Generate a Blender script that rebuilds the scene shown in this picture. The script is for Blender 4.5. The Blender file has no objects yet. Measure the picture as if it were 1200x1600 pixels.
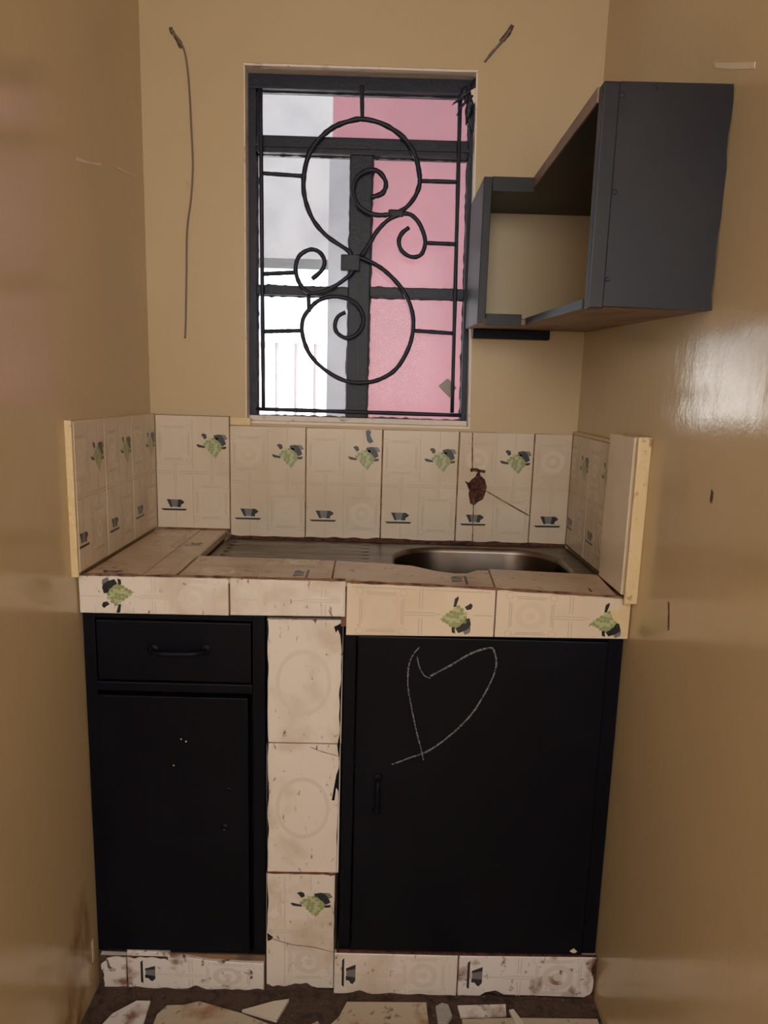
import bpy, bmesh, math, random
from mathutils import Vector, Matrix

random.seed(7)
scene = bpy.context.scene
COL = scene.collection

# ------------------------------------------------------------------ camera
CAM = Vector((0.6025, -1.8379, 1.3364))
PITCH, YAW, ROLL, FPX = 0.17209, 0.00657, 0.02815, 1092.64
fw = Vector((math.sin(YAW) * math.cos(PITCH), math.cos(YAW) * math.cos(PITCH), -math.sin(PITCH)))
rt = Vector((math.cos(YAW), -math.sin(YAW), 0)); up = rt.cross(fw)
r2 = rt * math.cos(ROLL) + up * math.sin(ROLL); u2 = up * math.cos(ROLL) - rt * math.sin(ROLL)
cam_data = bpy.data.cameras.new('camera')
cam_data.sensor_fit = 'VERTICAL'; cam_data.sensor_height = 36.0
cam_data.lens = FPX / 1600 * 36.0; cam_data.clip_start = 0.02
cam = bpy.data.objects.new('camera', cam_data)
cam.matrix_world = Matrix(((r2.x, u2.x, -fw.x, CAM.x), (r2.y, u2.y, -fw.y, CAM.y), (r2.z, u2.z, -fw.z, CAM.z), (0, 0, 0, 1)))
COL.objects.link(cam); scene.camera = cam

# ------------------------------------------------------------------ world, sun, rear fill light, exposure
world = bpy.data.worlds.new('sky'); scene.world = world
world.use_nodes = True
bg = world.node_tree.nodes['Background']
bg.inputs['Color'].default_value = (0.86, 0.93, 1.0, 1); bg.inputs['Strength'].default_value = 3.0

sun_d = bpy.data.lights.new('sun', 'SUN'); sun_d.energy = 48.0; sun_d.angle = math.radians(1.5)
sun_d.color = (1.0, 0.96, 0.9)
sun = bpy.data.objects.new('sun', sun_d)
sun.rotation_euler = Vector((0.42, 0.42, -0.8)).to_track_quat('-Z', 'Y').to_euler(); COL.objects.link(sun)

fill_d = bpy.data.lights.new('rear_fill_light', 'AREA'); fill_d.shape = 'RECTANGLE'  # area light added behind the camera, set in an assumed opening
fill_d.size, fill_d.size_y = 0.84, 1.0; fill_d.energy = 23; fill_d.color = (1.0, 0.945, 0.885)
fill_l = bpy.data.objects.new('rear_fill_light', fill_d)
fill_l.location = (0.55, -3.02, 1.74); fill_l.rotation_euler = (math.radians(90), 0, 0); COL.objects.link(fill_l)

vs = scene.view_settings
vs.view_transform = 'Standard'; vs.look = 'None'; vs.exposure = 0.0; vs.gamma = 1.0
try: vs.use_curve_mapping = False
except Exception: pass
scene.cycles.use_denoising = True
scene.cycles.max_bounces = 10; scene.cycles.diffuse_bounces = 6; scene.cycles.transparent_max_bounces = 16
scene.cycles.sample_clamp_indirect = 6.0; scene.cycles.caustics_reflective = False

# ------------------------------------------------------------------ materials
def mat(name, base, rough=0.5, metallic=0.0, layers=(), bump=None, coat=0.0, spec=0.5, rough_var=None):
    """layers: (colour, scale, lo, hi, stretch_xyz) noise stains painted over the base colour"""
    m = bpy.data.materials.new(name); m.use_nodes = True
    nt = m.node_tree; N = nt.nodes; L = nt.links
    b = N['Principled BSDF']
    b.inputs['Roughness'].default_value = rough; b.inputs['Metallic'].default_value = metallic
    b.inputs['Coat Weight'].default_value = coat; b.inputs['Coat Roughness'].default_value = 0.15
    b.inputs['Specular IOR Level'].default_value = spec
    g = N.new('ShaderNodeNewGeometry')
    def noise(scale, stretch=(1, 1, 1), detail=6, dist=0.0):
        mp = N.new('ShaderNodeMapping'); mp.inputs['Scale'].default_value = stretch
        L.new(g.outputs['Position'], mp.inputs['Vector'])
        n = N.new('ShaderNodeTexNoise'); n.inputs['Scale'].default_value = scale
        n.inputs['Detail'].default_value = detail; n.inputs['Distortion'].default_value = dist
        L.new(mp.outputs['Vector'], n.inputs['Vector']); return n.outputs['Fac']
    def ramp(fac, lo, hi):
        r = N.new('ShaderNodeMapRange'); r.inputs['From Min'].default_value = lo; r.inputs['From Max'].default_value = hi
        L.new(fac, r.inputs['Value']); return r.outputs['Result']
    rgb = N.new('ShaderNodeRGB'); rgb.outputs[0].default_value = (*base, 1); cur = rgb.outputs[0]
    for ly in layers:
        col, scale, lo, hi = ly[:4]; st = ly[4] if len(ly) > 4 else (1, 1, 1)
        fac = ramp(noise(scale, st, 8, 0.3), lo, hi)
        if len(ly) > 5:                                   # a stain that keeps to one spot: centre, radius
            c, rad = ly[5], ly[6]
            d = N.new('ShaderNodeVectorMath'); d.operation = 'DISTANCE'; d.inputs[1].default_value = c
            sc = N.new('ShaderNodeMapping'); sc.inputs['Scale'].default_value = (1, 1, 1)
            L.new(g.outputs['Position'], d.inputs[0])
            near = ramp(d.outputs['Value'], rad, rad * 0.35)
            mu = N.new('ShaderNodeMath'); mu.operation = 'MULTIPLY'
            L.new(fac, mu.inputs[0]); L.new(near, mu.inputs[1]); fac = mu.outputs[0]
        mx = N.new('ShaderNodeMix'); mx.data_type = 'RGBA'
        L.new(fac, mx.inputs['Factor']); L.new(cur, mx.inputs[6]); mx.inputs[7].default_value = (*col, 1)
        cur = mx.outputs[2]
    L.new(cur, b.inputs['Base Color'])
    if rough_var:
        L.new(ramp_range(N, L, noise(rough_var[0]), rough_var[1], rough_var[2]), b.inputs['Roughness'])
    if bump:
        prev = None
        for sc, strength, st in bump:
            bn = N.new('ShaderNodeBump'); bn.inputs['Strength'].default_value = strength; bn.inputs['Distance'].default_value = 0.01
            L.new(noise(sc, st, 5), bn.inputs['Height'])
            if prev: L.new(prev, bn.inputs['Normal'])
            prev = bn.outputs['Normal']
        L.new(prev, b.inputs['Normal'])
    return m

def ramp_range(N, L, fac, a, b):
    r = N.new('ShaderNodeMapRange'); r.inputs['From Min'].default_value = 0.3; r.inputs['From Max'].default_value = 0.7
    r.inputs['To Min'].default_value = a; r.inputs['To Max'].default_value = b
    L.new(fac, r.inputs['Value']); return r.outputs['Result']

I1 = (1, 1, 1)
PAINT = (0.535, 0.42, 0.262)
M = {}
M['wall'] = mat('cream_oil_paint', PAINT, 0.3, layers=[((0.495, 0.38, 0.225), 1.6, 0.3, 0.8), ((0.40, 0.28, 0.14), 14, 0.72, 0.84, (1, 1, .5))],
                bump=[(4, 0.10, I1), (30, 0.07, (1, 1, .5)), (150, 0.03, I1)], spec=0.7, rough_var=(6, 0.09, 0.17))
M['wall_stained'] = mat('cream_oil_paint_stained', PAINT, 0.3, layers=[((0.495, 0.38, 0.225), 1.6, 0.3, 0.8), ((0.40, 0.28, 0.14), 14, 0.72, 0.84, (1, 1, .5)),
                ((0.27, 0.15, 0.07), 18, 0.42, 0.68, (1, 1, .4), (0.0, -0.53, 0.17), 0.13), ((0.25, 0.14, 0.07), 24, 0.40, 0.66, (1, 1, .5), (0.0, -0.60, 0.03), 0.12)],
                bump=[(4, 0.10, I1), (30, 0.07, (1, 1, .5)), (150, 0.03, I1)], spec=0.7, rough_var=(6, 0.09, 0.17))
M['wall_back'] = mat('cream_satin_paint', PAINT, 0.4, layers=[((0.495, 0.38, 0.225), 1.6, 0.3, 0.8), ((0.40, 0.28, 0.14), 14, 0.72, 0.84, (1, 1, .5))],
                bump=[(4, 0.10, I1), (30, 0.07, (1, 1, .5)), (150, 0.03, I1)], spec=0.3)
M['ceiling'] = mat('ceiling_board', (0.66, 0.6, 0.5), 0.8)
M['plaster_edge'] = mat('painted_plaster_edge', (0.66, 0.52, 0.30), 0.5, layers=[((0.35, 0.2, 0.1), 40, 0.62, 0.72)], bump=[(60, 0.4, I1)])
M['reveal'] = mat('pale_plaster_reveal', (0.74, 0.66, 0.58), 0.6, layers=[((0.28, 0.18, 0.12), 30, 0.62, 0.75)], bump=[(50, 0.3, I1)])
GLAZE = (0.69, 0.595, 0.475)
M['tile'] = mat('cream_glazed_tile', GLAZE, 0.22, layers=[((0.60, 0.48, 0.36), 6, 0.5, 0.8), ((0.30, 0.17, 0.09), 70, 0.70, 0.78)], bump=[(18, 0.04, I1)])
M['tile_top'] = mat('brown_top_tile', (0.54, 0.42, 0.31), 0.3, layers=[((0.40, 0.27, 0.17), 9, 0.45, 0.7), ((0.16, 0.08, 0.04), 40, 0.62, 0.72)], bump=[(18, 0.05, I1)])  # browner base for the upward tiles, with brown stain layers
M['tile_back'] = mat('darker_splash_tile', (0.62, 0.53, 0.42), 0.3, layers=[((0.52, 0.41, 0.29), 5, 0.45, 0.75), ((0.30, 0.17, 0.09), 70, 0.70, 0.78)], bump=[(18, 0.04, I1)])  # darker, browner base than the apron tile
M['tile_dirty'] = mat('scuffed_glazed_tile', (0.70, 0.645, 0.60), 0.3, layers=[((0.50, 0.40, 0.30), 9, 0.5, 0.75), ((0.10, 0.06, 0.05), 85, 0.63, 0.72, (1, 1, .45))], bump=[(18, 0.05, I1)])
M['tile_grimy'] = mat('grimy_glazed_tile', (0.70, 0.67, 0.66), 0.4, layers=[((0.24, 0.13, 0.08), 16, 0.56, 0.68), ((0.06, 0.04, 0.035), 48, 0.60, 0.70)], bump=[(30, 0.1, I1)])
M['tile_floor'] = mat('worn_floor_tile', (0.50, 0.43, 0.34), 0.45, layers=[((0.30, 0.13, 0.05), 12, 0.58, 0.72), ((0.10, 0.07, 0.05), 60, 0.58, 0.7)], bump=[(30, 0.1, I1)])
M['print_black'] = mat('print_black', (0.016, 0.021, 0.028), 0.3)
M['print_grey'] = mat('print_grey', (0.16, 0.165, 0.16), 0.3)
M['print_green'] = mat('print_green', (0.27, 0.31, 0.14), 0.3)
M['print_lime'] = mat('print_lime', (0.42, 0.45, 0.27), 0.3)
M['print_faint'] = mat('print_faint', (0.52, 0.455, 0.375), 0.25)
M['print_ring'] = mat('print_ring', (0.645, 0.56, 0.455), 0.25)
M['print_faint_pale'] = mat('print_faint_pale', (0.605, 0.555, 0.515), 0.25)
M['print_ring_pale'] = mat('print_ring_pale', (0.66, 0.605, 0.56), 0.25)
TILEMATS = [None, M['print_black'], M['print_grey'], M['print_green'], M['print_lime'], M['print_faint'], M['print_ring']]
M['grout'] = mat('red_brown_grout', (0.20, 0.10, 0.06), 0.9, layers=[((0.07, 0.03, 0.02), 40, 0.45, 0.6), ((0.33, 0.24, 0.16), 25, 0.6, 0.75)], bump=[(80, 0.6, I1)])
M['mortar'] = mat('dark_dirt_mortar', (0.075, 0.045, 0.035), 0.95, layers=[((0.03, 0.02, 0.018), 40, 0.5, 0.65), ((0.2, 0.14, 0.1), 130, 0.66, 0.72)], bump=[(70, 0.9, I1)])
M['concrete'] = mat('concrete', (0.32, 0.27, 0.22), 0.9, bump=[(40, 0.5, I1)])
M['black_paint'] = mat('black_wood_paint', (0.0026, 0.0031, 0.0066), 0.42, spec=0.13, layers=[((0.004, 0.0048, 0.0098), 5, 0.5, 0.7)], bump=[(60, 0.08, (1, 1, .3)), (14, 0.06, I1)])
M['grey_paint'] = mat('charcoal_shelf_paint', (0.0115, 0.0115, 0.0155), 0.42, spec=0.28, layers=[((0.017, 0.0165, 0.0195), 8, 0.5, 0.7)], bump=[(70, 0.03, I1), (9, .03, I1)])
M['brown_board'] = mat('bare_brown_board', (0.23, 0.14, 0.09), 0.6, layers=[((0.10, 0.06, 0.045), 20, 0.5, 0.7, (1, .3, 1))], bump=[(60, 0.2, I1)])
M['iron'] = mat('painted_iron', (0.014, 0.017, 0.030), 0.45, spec=0.3, bump=[(120, 0.15, I1)])
M['steel'] = mat('stainless_steel', (0.21, 0.18, 0.15), 0.36, metallic=1.0, layers=[((0.13, 0.085, 0.055), 12, 0.45, 0.7, (.4, 2, 1))], bump=[(30, 0.05, (.2, 2, 1))])
M['rust'] = mat('rust', (0.12, 0.04, 0.02), 0.95, layers=[((0.03, 0.018, 0.015), 90, 0.45, 0.6)], bump=[(120, 0.8, I1)])
M['rust_red'] = mat('red_oxide_grout', (0.17, 0.045, 0.03), 0.9, bump=[(90, 0.6, I1)])
M['crack'] = mat('dark_crack', (0.16, 0.09, 0.05), 0.9)
M['hole'] = mat('dark_smudge', (0.07, 0.045, 0.03), 0.9, layers=[((0.3, 0.22, 0.13), 120, 0.55, 0.65)])
M['chip'] = mat('bare_plaster_chip', (0.70, 0.62, 0.5), 0.8, layers=[((0.5, 0.36, 0.2), 90, 0.62, 0.7)])
M['cable'] = mat('cable_rubber', (0.17, 0.13, 0.105), 0.6)
M['chalk'] = mat('chalk_line', (0.20, 0.20, 0.21), 0.9, layers=[((0.015, 0.015, 0.018), 260, 0.46, 0.60)])
M['white_metal'] = mat('white_gate_paint', (0.8, 0.82, 0.82), 0.5)
M['gate_rib'] = mat('grey_gate_rib', (0.42, 0.46, 0.47), 0.6)
M['pink'] = mat('pink_wall_paint', (0.47, 0.205, 0.235), 0.8, layers=[((0.41, 0.18, 0.21), 2, 0.4, 0.7)], bump=[(30, 0.2, I1)])
M['far_render'] = mat('far_grey_render', (0.07, 0.07, 0.074), 0.9, layers=[((0.055, 0.055, 0.06), 5, 0.4, 0.7)])
M['pale_wall'] = mat('pale_grey_render', (0.34, 0.34, 0.36), 0.9, layers=[((0.26, 0.26, 0.28), 5, 0.4, 0.7)], bump=[(20, 0.3, I1)])
M['paving'] = mat('pale_paving', (0.27, 0.26, 0.24), 0.9)
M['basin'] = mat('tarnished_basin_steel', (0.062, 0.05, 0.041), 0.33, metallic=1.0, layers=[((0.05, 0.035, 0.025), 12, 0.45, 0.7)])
M['shard'] = mat('white_shard', (0.62, 0.57, 0.50), 0.35)
M['stone'] = mat('grey_stone', (0.38, 0.38, 0.36), 0.8, bump=[(80, 0.5, I1)])
M['plate'] = mat('dull_metal_plate', (0.30, 0.26, 0.25), 0.5)

def glass_mat():
    m = bpy.data.materials.new('dusty_window_glass'); m.use_nodes = True
    nt = m.node_tree; N = nt.nodes; L = nt.links; N.clear()
    out = N.new('ShaderNodeOutputMaterial')
    tr = N.new('ShaderNodeBsdfTransparent'); tr.inputs['Color'].default_value = (0.94, 0.95, 0.96, 1)
    gl = N.new('ShaderNodeBsdfGlossy'); gl.inputs['Roughness'].default_value = 0.12
    du = N.new('ShaderNodeBsdfTranslucent'); du.inputs['Color'].default_value = (0.72, 0.72, 0.74, 1)
    df = N.new('ShaderNodeBsdfDiffuse'); df.inputs['Color'].default_value = (0.55, 0.52, 0.5, 1)
    dd = N.new('ShaderNodeMixShader'); dd.inputs[0].default_value = 0.35
    L.new(du.outputs[0], dd.inputs[1]); L.new(df.outputs[0], dd.inputs[2])
    g = N.new('ShaderNodeNewGeometry')
    n = N.new('ShaderNodeTexNoise'); n.inputs['Scale'].default_value = 26; n.inputs['Detail'].default_value = 8
    L.new(g.outputs['Position'], n.inputs['Vector'])
    r = N.new('ShaderNodeMapRange'); r.inputs['From Min'].default_value = 0.3; r.inputs['From Max'].default_value = 0.75
    r.inputs['To Min'].default_value = 0.03; r.inputs['To Max'].default_value = 0.09
    L.new(n.outputs['Fac'], r.inputs['Value'])
    m1 = N.new('ShaderNodeMixShader'); L.new(r.outputs['Result'], m1.inputs[0]); L.new(tr.outputs[0], m1.inputs[1]); L.new(dd.outputs[0], m1.inputs[2])
    fr = N.new('ShaderNodeFresnel'); fr.inputs['IOR'].default_value = 1.16
    m2 = N.new('ShaderNodeMixShader'); L.new(fr.outputs[0], m2.inputs[0]); L.new(m1.outputs[0], m2.inputs[1]); L.new(gl.outputs[0], m2.inputs[2])
    L.new(m2.outputs[0], out.inputs['Surface'])
    return m
M['glass'] = glass_mat()

# ------------------------------------------------------------------ helpers
ORIGIN = {}
def tag(o, label, cat=None, group=None, kind=None):
    o['label'] = label
    if cat: o['category'] = cat
    if group: o['group'] = group
    if kind: o['kind'] = kind
    return o

def empty(name, loc, label, cat=None, group=None, kind=None):
    o = bpy.data.objects.new(name, None); o.empty_display_size = 0.05
    o.location = loc; COL.objects.link(o); ORIGIN[o.name] = Vector(loc)
    return tag(o, label, cat, group, kind)

def build(name, bm, mats, parent=None, smooth=False, origin=None):
    """one mesh object from a bmesh in world coordinates; parented to a thing or a part"""
    if parent is not None:
        org = ORIGIN[parent.name]
    elif origin is not None:
        org = Vector(origin)
    else:
        c = [v.co for v in bm.verts]
        org = Vector(((min(v.x for v in c) + max(v.x for v in c)) / 2, (min(v.y for v in c) + max(v.y for v in c)) / 2, min(v.z for v in c)))
    bmesh.ops.translate(bm, verts=bm.verts, vec=-org)
    me = bpy.data.meshes.new(name); bm.to_mesh(me); bm.free()
    for m in (mats if isinstance(mats, (list, tuple)) else [mats]): me.materials.append(m)
    if smooth:
        for p in me.polygons: p.use_smooth = True
    o = bpy.data.objects.new(name, me); COL.objects.link(o)
    if parent is not None: o.parent = parent
    else: o.location = org
    ORIGIN[o.name] = org
    return o

def hexa(bm, P, mi=0):
    """P: 8 points, bottom ring 0-3 counter-clockwise from above, top ring 4-7"""
    v = [bm.verts.new(p) for p in P]
    for f in ((3, 2, 1, 0), (4, 5, 6, 7), (0, 1, 5, 4), (1, 2, 6, 5), (2, 3, 7, 6), (3, 0, 4, 7)):
        bm.faces.new([v[i] for i in f]).material_index = mi
    return v

def box(bm, x0, x1, y0, y1, z0, z1, mi=0):
    return hexa(bm, [(x0, y0, z0), (x1, y0, z0), (x1, y1, z0), (x0, y1, z0), (x0, y0, z1), (x1, y0, z1), (x1, y1, z1), (x0, y1, z1)], mi)

def bev(bm, w, seg=2):
    bmesh.ops.bevel(bm, geom=list(bm.edges), offset=w, segments=seg, affect='EDGES', profile=0.6)
    return bm

def nbox(*a, w=0.0, seg=2):
    bm = bmesh.new(); box(bm, *a)
    if w: bev(bm, w, seg)
    return bm

def catmull(P, n=5):
    P = [Vector(p) for p in P]; out = []
    for i in range(len(P) - 1):
        a = P[max(i - 1, 0)]; b = P[i]; c = P[i + 1]; d = P[min(i + 2, len(P) - 1)]
        for k in range(n):
            t = k / n
            out.append(0.5 * ((2 * b) + (c - a) * t + (2 * a - 5 * b + 4 * c - d) * t * t + (3 * b - a - 3 * c + d) * t ** 3))
    out.append(P[-1]); return out

def tube(bm, pts, r, n=8, jitter=0.0, mi=0, radii=None):
    pts = [Vector(p) for p in pts]; rings = []
    t0 = (pts[1] - pts[0]).normalized()
    nrm = t0.orthogonal().normalized()
    for i, p in enumerate(pts):
        t = (pts[min(i + 1, len(pts) - 1)] - pts[max(i - 1, 0)]).normalized()
        nrm = (nrm - t * nrm.dot(t)).normalized(); bn = t.cross(nrm)
        rr = (radii[i] if radii else r) * (1 + random.uniform(-jitter, jitter))
        rings.append([bm.verts.new(p + (nrm * math.cos(a) + bn * math.sin(a)) * rr) for a in [2 * math.pi * k / n for k in range(n)]])
    for a, b in zip(rings, rings[1:]):
        for k in range(n): bm.faces.new([a[k], a[(k + 1) % n], b[(k + 1) % n], b[k]]).material_index = mi
    bm.faces.new(list(reversed(rings[0]))).material_index = mi; bm.faces.new(rings[-1]).material_index = mi

def lathe(bm, prof, centre, axis='Z', n=20):
    """prof: (radius, height) pairs"""
    c = Vector(centre); rings = []
    for r, h in prof:
        ring = []
        for k in range(n):
            a = 2 * math.pi * k / n; x, y = r * math.cos(a), r * math.sin(a)
            q = {'Z': (x, y, h), 'Y': (x, -h, y), 'X': (h, x, y)}[axis]
            ring.append(bm.verts.new(c + Vector(q)))
        rings.append(ring)
    for a, b in zip(rings, rings[1:]):
        for k in range(n): bm.faces.new([a[k], a[(k + 1) % n], b[(k + 1) % n], b[k]])
    bm.faces.new(list(reversed(rings[0]))); bm.faces.new(rings[-1])
    bmesh.ops.recalc_face_normals(bm, faces=bm.faces)

def slab_poly(bm, pts, n, t, mi=0):
    """polygon pts extruded by t along -n"""
    n = Vector(n); f = [bm.verts.new(p) for p in pts]; b = [bm.verts.new(Vector(p) - n * t) for p in pts]
    bm.faces.new(f).material_index = mi; bm.faces.new(list(reversed(b))).material_index = mi
    k = len(pts)
    for i in range(k): bm.faces.new([f[i], b[i], b[(i + 1) % k], f[(i + 1) % k]]).material_index = mi
    bmesh.ops.recalc_face_normals(bm, faces=bm.faces)

def blob(cx, cz, rx, rz, n=18, jag=0.3):
    return [(cx + rx * math.cos(a) * (1 + random.uniform(-jag, jag)), cz + rz * math.sin(a) * (1 + random.uniform(-jag, jag)))
            for a in [2 * math.pi * k / n for k in range(n)]]

def ribbon(bm, pts, w, n, t=0.0006, jit=0.0):
    """thin raised stroke of width w along pts, facing n"""
    n = Vector(n); pts = [Vector(p) for p in pts]; A = []; B = []
    for i, p in enumerate(pts):
        d = (pts[min(i + 1, len(pts) - 1)] - pts[max(i - 1, 0)]).normalized(); s = n.cross(d)
        ww = w / 2 * (1 + random.uniform(-jit, jit))
        A.append(p + s * ww); B.append(p - s * ww)
    for i in range(len(pts) - 1):
        lo = [B[i], B[i + 1], A[i + 1], A[i]]
        hexa(bm, [q for q in lo] + [q + n * t for q in lo])
    bmesh.ops.remove_doubles(bm, verts=bm.verts, dist=1e-6)
    bmesh.ops.recalc_face_normals(bm, faces=bm.faces)

# ---- printed tiles: the print lives in tile coordinates u 0..0.2, v 0..0.3
def circ(u, v, r, n=8, ph=0.0): return [(u + r * math.cos(ph + 2 * math.pi * k / n), v + r * math.sin(ph + 2 * math.pi * k / n)) for k in range(n)]
def rect(u0, v0, u1, v1): return [(u0, v0), (u1, v0), (u1, v1), (u0, v1)]
def print_grape():
    P = []
    for j, (v, u0, u1) in enumerate([(.240, .148, .166), (.233, .140, .172), (.226, .134, .180), (.219, .140, .178), (.212, .146, .174), (.205, .152, .168), (.198, .157, .164)]):
        k = max(1, int((u1 - u0) / .0075))
        for i in range(k + 1): P.append((3 if (i + j) % 3 else 4, circ(u0 + (u1 - u0) * i / k, v, .0047, 7, i)))
    P.append((1, [(.158, .250), (.172, .253), (.184, .250), (.188, .238), (.192, .228), (.182, .222), (.176, .230), (.168, .238), (.160, .242)]))
    P.append((2, [(.178, .253), (.190, .252), (.196, .242), (.189, .238)]))
    P.append((1, [(.124, .251), (.130, .255), (.138, .252), (.140, .243), (.133, .239), (.129, .245)]))
    P.append((1, [(.110, .225), (.115, .226), (.134, .221), (.134, .216), (.116, .218)]))
    P.append((1, [(.178, .220), (.193, .222), (.191, .215), (.180, .214)]))
    P.append((3, [(.157, .202), (.164, .200), (.163, .188), (.160, .193)]))
    return P
def print_cup():
    return [(1, [(.026, .077), (.037, .077), (.042, .056), (.036, .056)]), (2, [(.037, .077), (.058, .077), (.056, .057), (.042, .057)]),
            (1, [(.058, .077), (.066, .077), (.075, .071), (.072, .066), (.066, .063), (.065, .056), (.055, .056)]),
            (1, [(.010, .052), (.082, .052), (.078, .047), (.016, .047)])]
def print_faint():
    P = []; w = .0021
    for (u0, u1, v0, v1, cu, cv) in ((.008, .090, .182, .270, .050, .226), (.108, .190, .026, .114, .150, .070)):
        for d in (0, .004):
            a0, a1, b0, b1 = u0 + d, u1 - d, v0 + d, v1 - d
            P += [(5, rect(a0 + .012, b0, a1 - .012, b0 + w)), (5, rect(a0 + .012, b1, a1 - .012, b1 + w)), (5, rect(a0, b0 + .012, a0 + w, b1 - .012)), (5, rect(a1, b0 + .012, a1 + w, b1 - .012))]
        for (q, s) in ((u0, v0), (u1, v0), (u1, v1), (u0, v1)):
            for k in range(8):
                a = 2 * math.pi * k / 8; b = 2 * math.pi * (k + 1) / 8
                P.append((5, [(q + .008 * math.cos(a), s + .008 * math.sin(a)), (q + .008 * math.cos(b), s + .008 * math.sin(b)), (q + .0066 * math.cos(b), s + .0066 * math.sin(b)), (q + .0066 * math.cos(a), s + .0066 * math.sin(a))]))
        for k in range(18):
            a = 2 * math.pi * k / 18; b = 2 * math.pi * (k + 1) / 18
            P.append((6, [(cu + .031 * math.cos(a), cv + .031 * math.sin(a)), (cu + .031 * math.cos(b), cv + .031 * math.sin(b)), (cu + .019 * math.cos(b), cv + .019 * math.sin(b)), (cu + .019 * math.cos(a), cv + .019 * math.sin(a))]))
        P.append((6, circ(cu, cv, .009, 10)))
    for u in (.0505, .1505):
        P += [(5, rect(u - .003, .118, u - .003 + w, .178)), (5, rect(u + .003, .118, u + .003 + w, .178))]
    P += [(5, rect(.0505, .080, .0505 + w, .118)), (5, rect(.1505, .256, .1505 + w, .297)), (5, rect(.0505, .004, .0505 + w, .045)), (5, rect(.1505, .178, .1505 + w, .190))]
    for v in (.146, .152): P += [(5, rect(.003, v, .042, v + w)), (5, rect(.062, v, .142, v + w)), (5, rect(.160, v, .197, v + w))]
    P += [(5, rect(.0985, .01, .0985 + w, .14)), (5, rect(.0985, .16, .0985 + w, .29))]
    return P
GRAPE, CUP, FAINT = print_grape(), print_cup(), print_faint()

def clip(poly, u0, v0, u1, v1):
    for ax, lim, sgn in ((0, u0, 1), (0, u1, -1), (1, v0, 1), (1, v1, -1)):
        out = []
        for i in range(len(poly)):
            a, b = poly[i - 1], poly[i]; ia, ib = sgn * (a[ax] - lim) >= 0, sgn * (b[ax] - lim) >= 0
            if ia != ib:
                t = (lim - a[ax]) / (b[ax] - a[ax]); out.append((a[0] + (b[0] - a[0]) * t, a[1] + (b[1] - a[1]) * t))
            if ib: out.append(b)
        poly = out
        if len(poly) < 3: return []
    return poly

def tile(parent, quad, win=(0, 0, .2, .3), orient=0, t=0.008, base='tile', motifs='gcf', cuts=None, name='tile'):
    """a glazed tile: quad bl, br, tr, tl seen from its face; win = the piece (u0, v0, u1, v1) of the printed design it shows;
    orient 0 upright, 1 design's top to the right, 2 design's top to the left"""
    bl, br, tr, tl = [Vector(q) for q in quad]
    n = (br - bl).cross(tl - bl).normalized()
    def at(s, k, h=0.0): return (bl * (1 - s) + br * s) * (1 - k) + (tl * (1 - s) + tr * s) * k + n * h
    bm = bmesh.new()
    W_, H_ = (br - bl).length, (tl - bl).length; a, b = .0014 / W_, .0014 / H_
    outline = cuts or [(0, 0), (1, 0), (1, 1), (0, 1)]
    cs = sum(p[0] for p in outline) / len(outline); ck = sum(p[1] for p in outline) / len(outline)
    ins = [(p[0] + (a if p[0] < cs else -a), p[1] + (b if p[1] < ck else -b)) for p in outline]
    F = [bm.verts.new(at(s, k)) for s, k in ins]
    E = [bm.verts.new(at(s, k, -.0012)) for s, k in outline]
    B = [bm.verts.new(at(s, k, -t)) for s, k in outline]
    m = len(outline)
    bm.faces.new(F); bm.faces.new(list(reversed(B)))
    for i in range(m):
        j = (i + 1) % m
        bm.faces.new([E[i], E[j], F[j], F[i]]); bm.faces.new([B[i], B[j], E[j], E[i]])
    u0, v0, u1, v1 = win
    P = (FAINT if 'f' in motifs else []) + (GRAPE if 'g' in motifs else []) + (CUP if 'c' in motifs else [])
    h = .00015
    for q, (mi, poly) in enumerate(P):
        mg = .002
        c = clip(poly, u0 + mg, v0 + mg, u1 - mg, v1 - mg)
        if len(c) < 3: continue
        pts = []
        for u, v in c:
            x, y = (u - u0) / (u1 - u0), (v - v0) / (v1 - v0)
            pts.append({0: (x, y), 1: (y, 1 - x), 2: (1 - y, x), 3: (1 - x, 1 - y)}[orient])
        hh = h if mi >= 5 else h + .0001 + (q % 7) * .00002
        try: bm.faces.new([bm.verts.new(at(s, k, hh)) for s, k in pts]).material_index = mi
        except ValueError: pass
    mats = [M[base]] + TILEMATS[1:]
    if base in ('tile_dirty', 'tile_grimy'): mats[5], mats[6] = M['print_faint_pale'], M['print_ring_pale']
    return build(name, bm, mats, parent)

def qb(x0, x1, z0, z1, y, z0r=None, z1r=None):      # quad on a plane facing the room (-Y)
    z0r = z0 if z0r is None else z0r; z1r = z1 if z1r is None else z1r
    return [(x0, y, z0), (x1, y, z0r), (x1, y, z1r), (x0, y, z1)]
def ql(y0, y1, z0, z1, x): return [(x, y0, z0), (x, y1, z0), (x, y1, z1), (x, y0, z1)]      # facing +X
def qr(y0, y1, z0, z1, x): return [(x, y1, z0), (x, y0, z0), (x, y0, z1), (x, y1, z1)]      # facing -X
def qt(x0, x1, y0, y1, z): return [(x0, y0, z), (x1, y0, z), (x1, y1, z), (x0, y1, z)]      # facing up

# ------------------------------------------------------------------ the room
W = 1.114; YF = -3.0; ZC = 2.5
OX0, OX1, OZ0, OZ1 = 0.247, 0.811, 1.243, 2.102        # window opening; its right edge leans out towards the sill
def ox(z): return OX1 + (OZ1 - z) * 0.0256
def jx(z): return 0.799 + (2.064 - z) * 0.0165            # inner edge of the right jamb
DX0, DX1, DZ = 0.12, 0.98, 2.26                        # opening made up behind the camera, sized for the fill light

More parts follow.
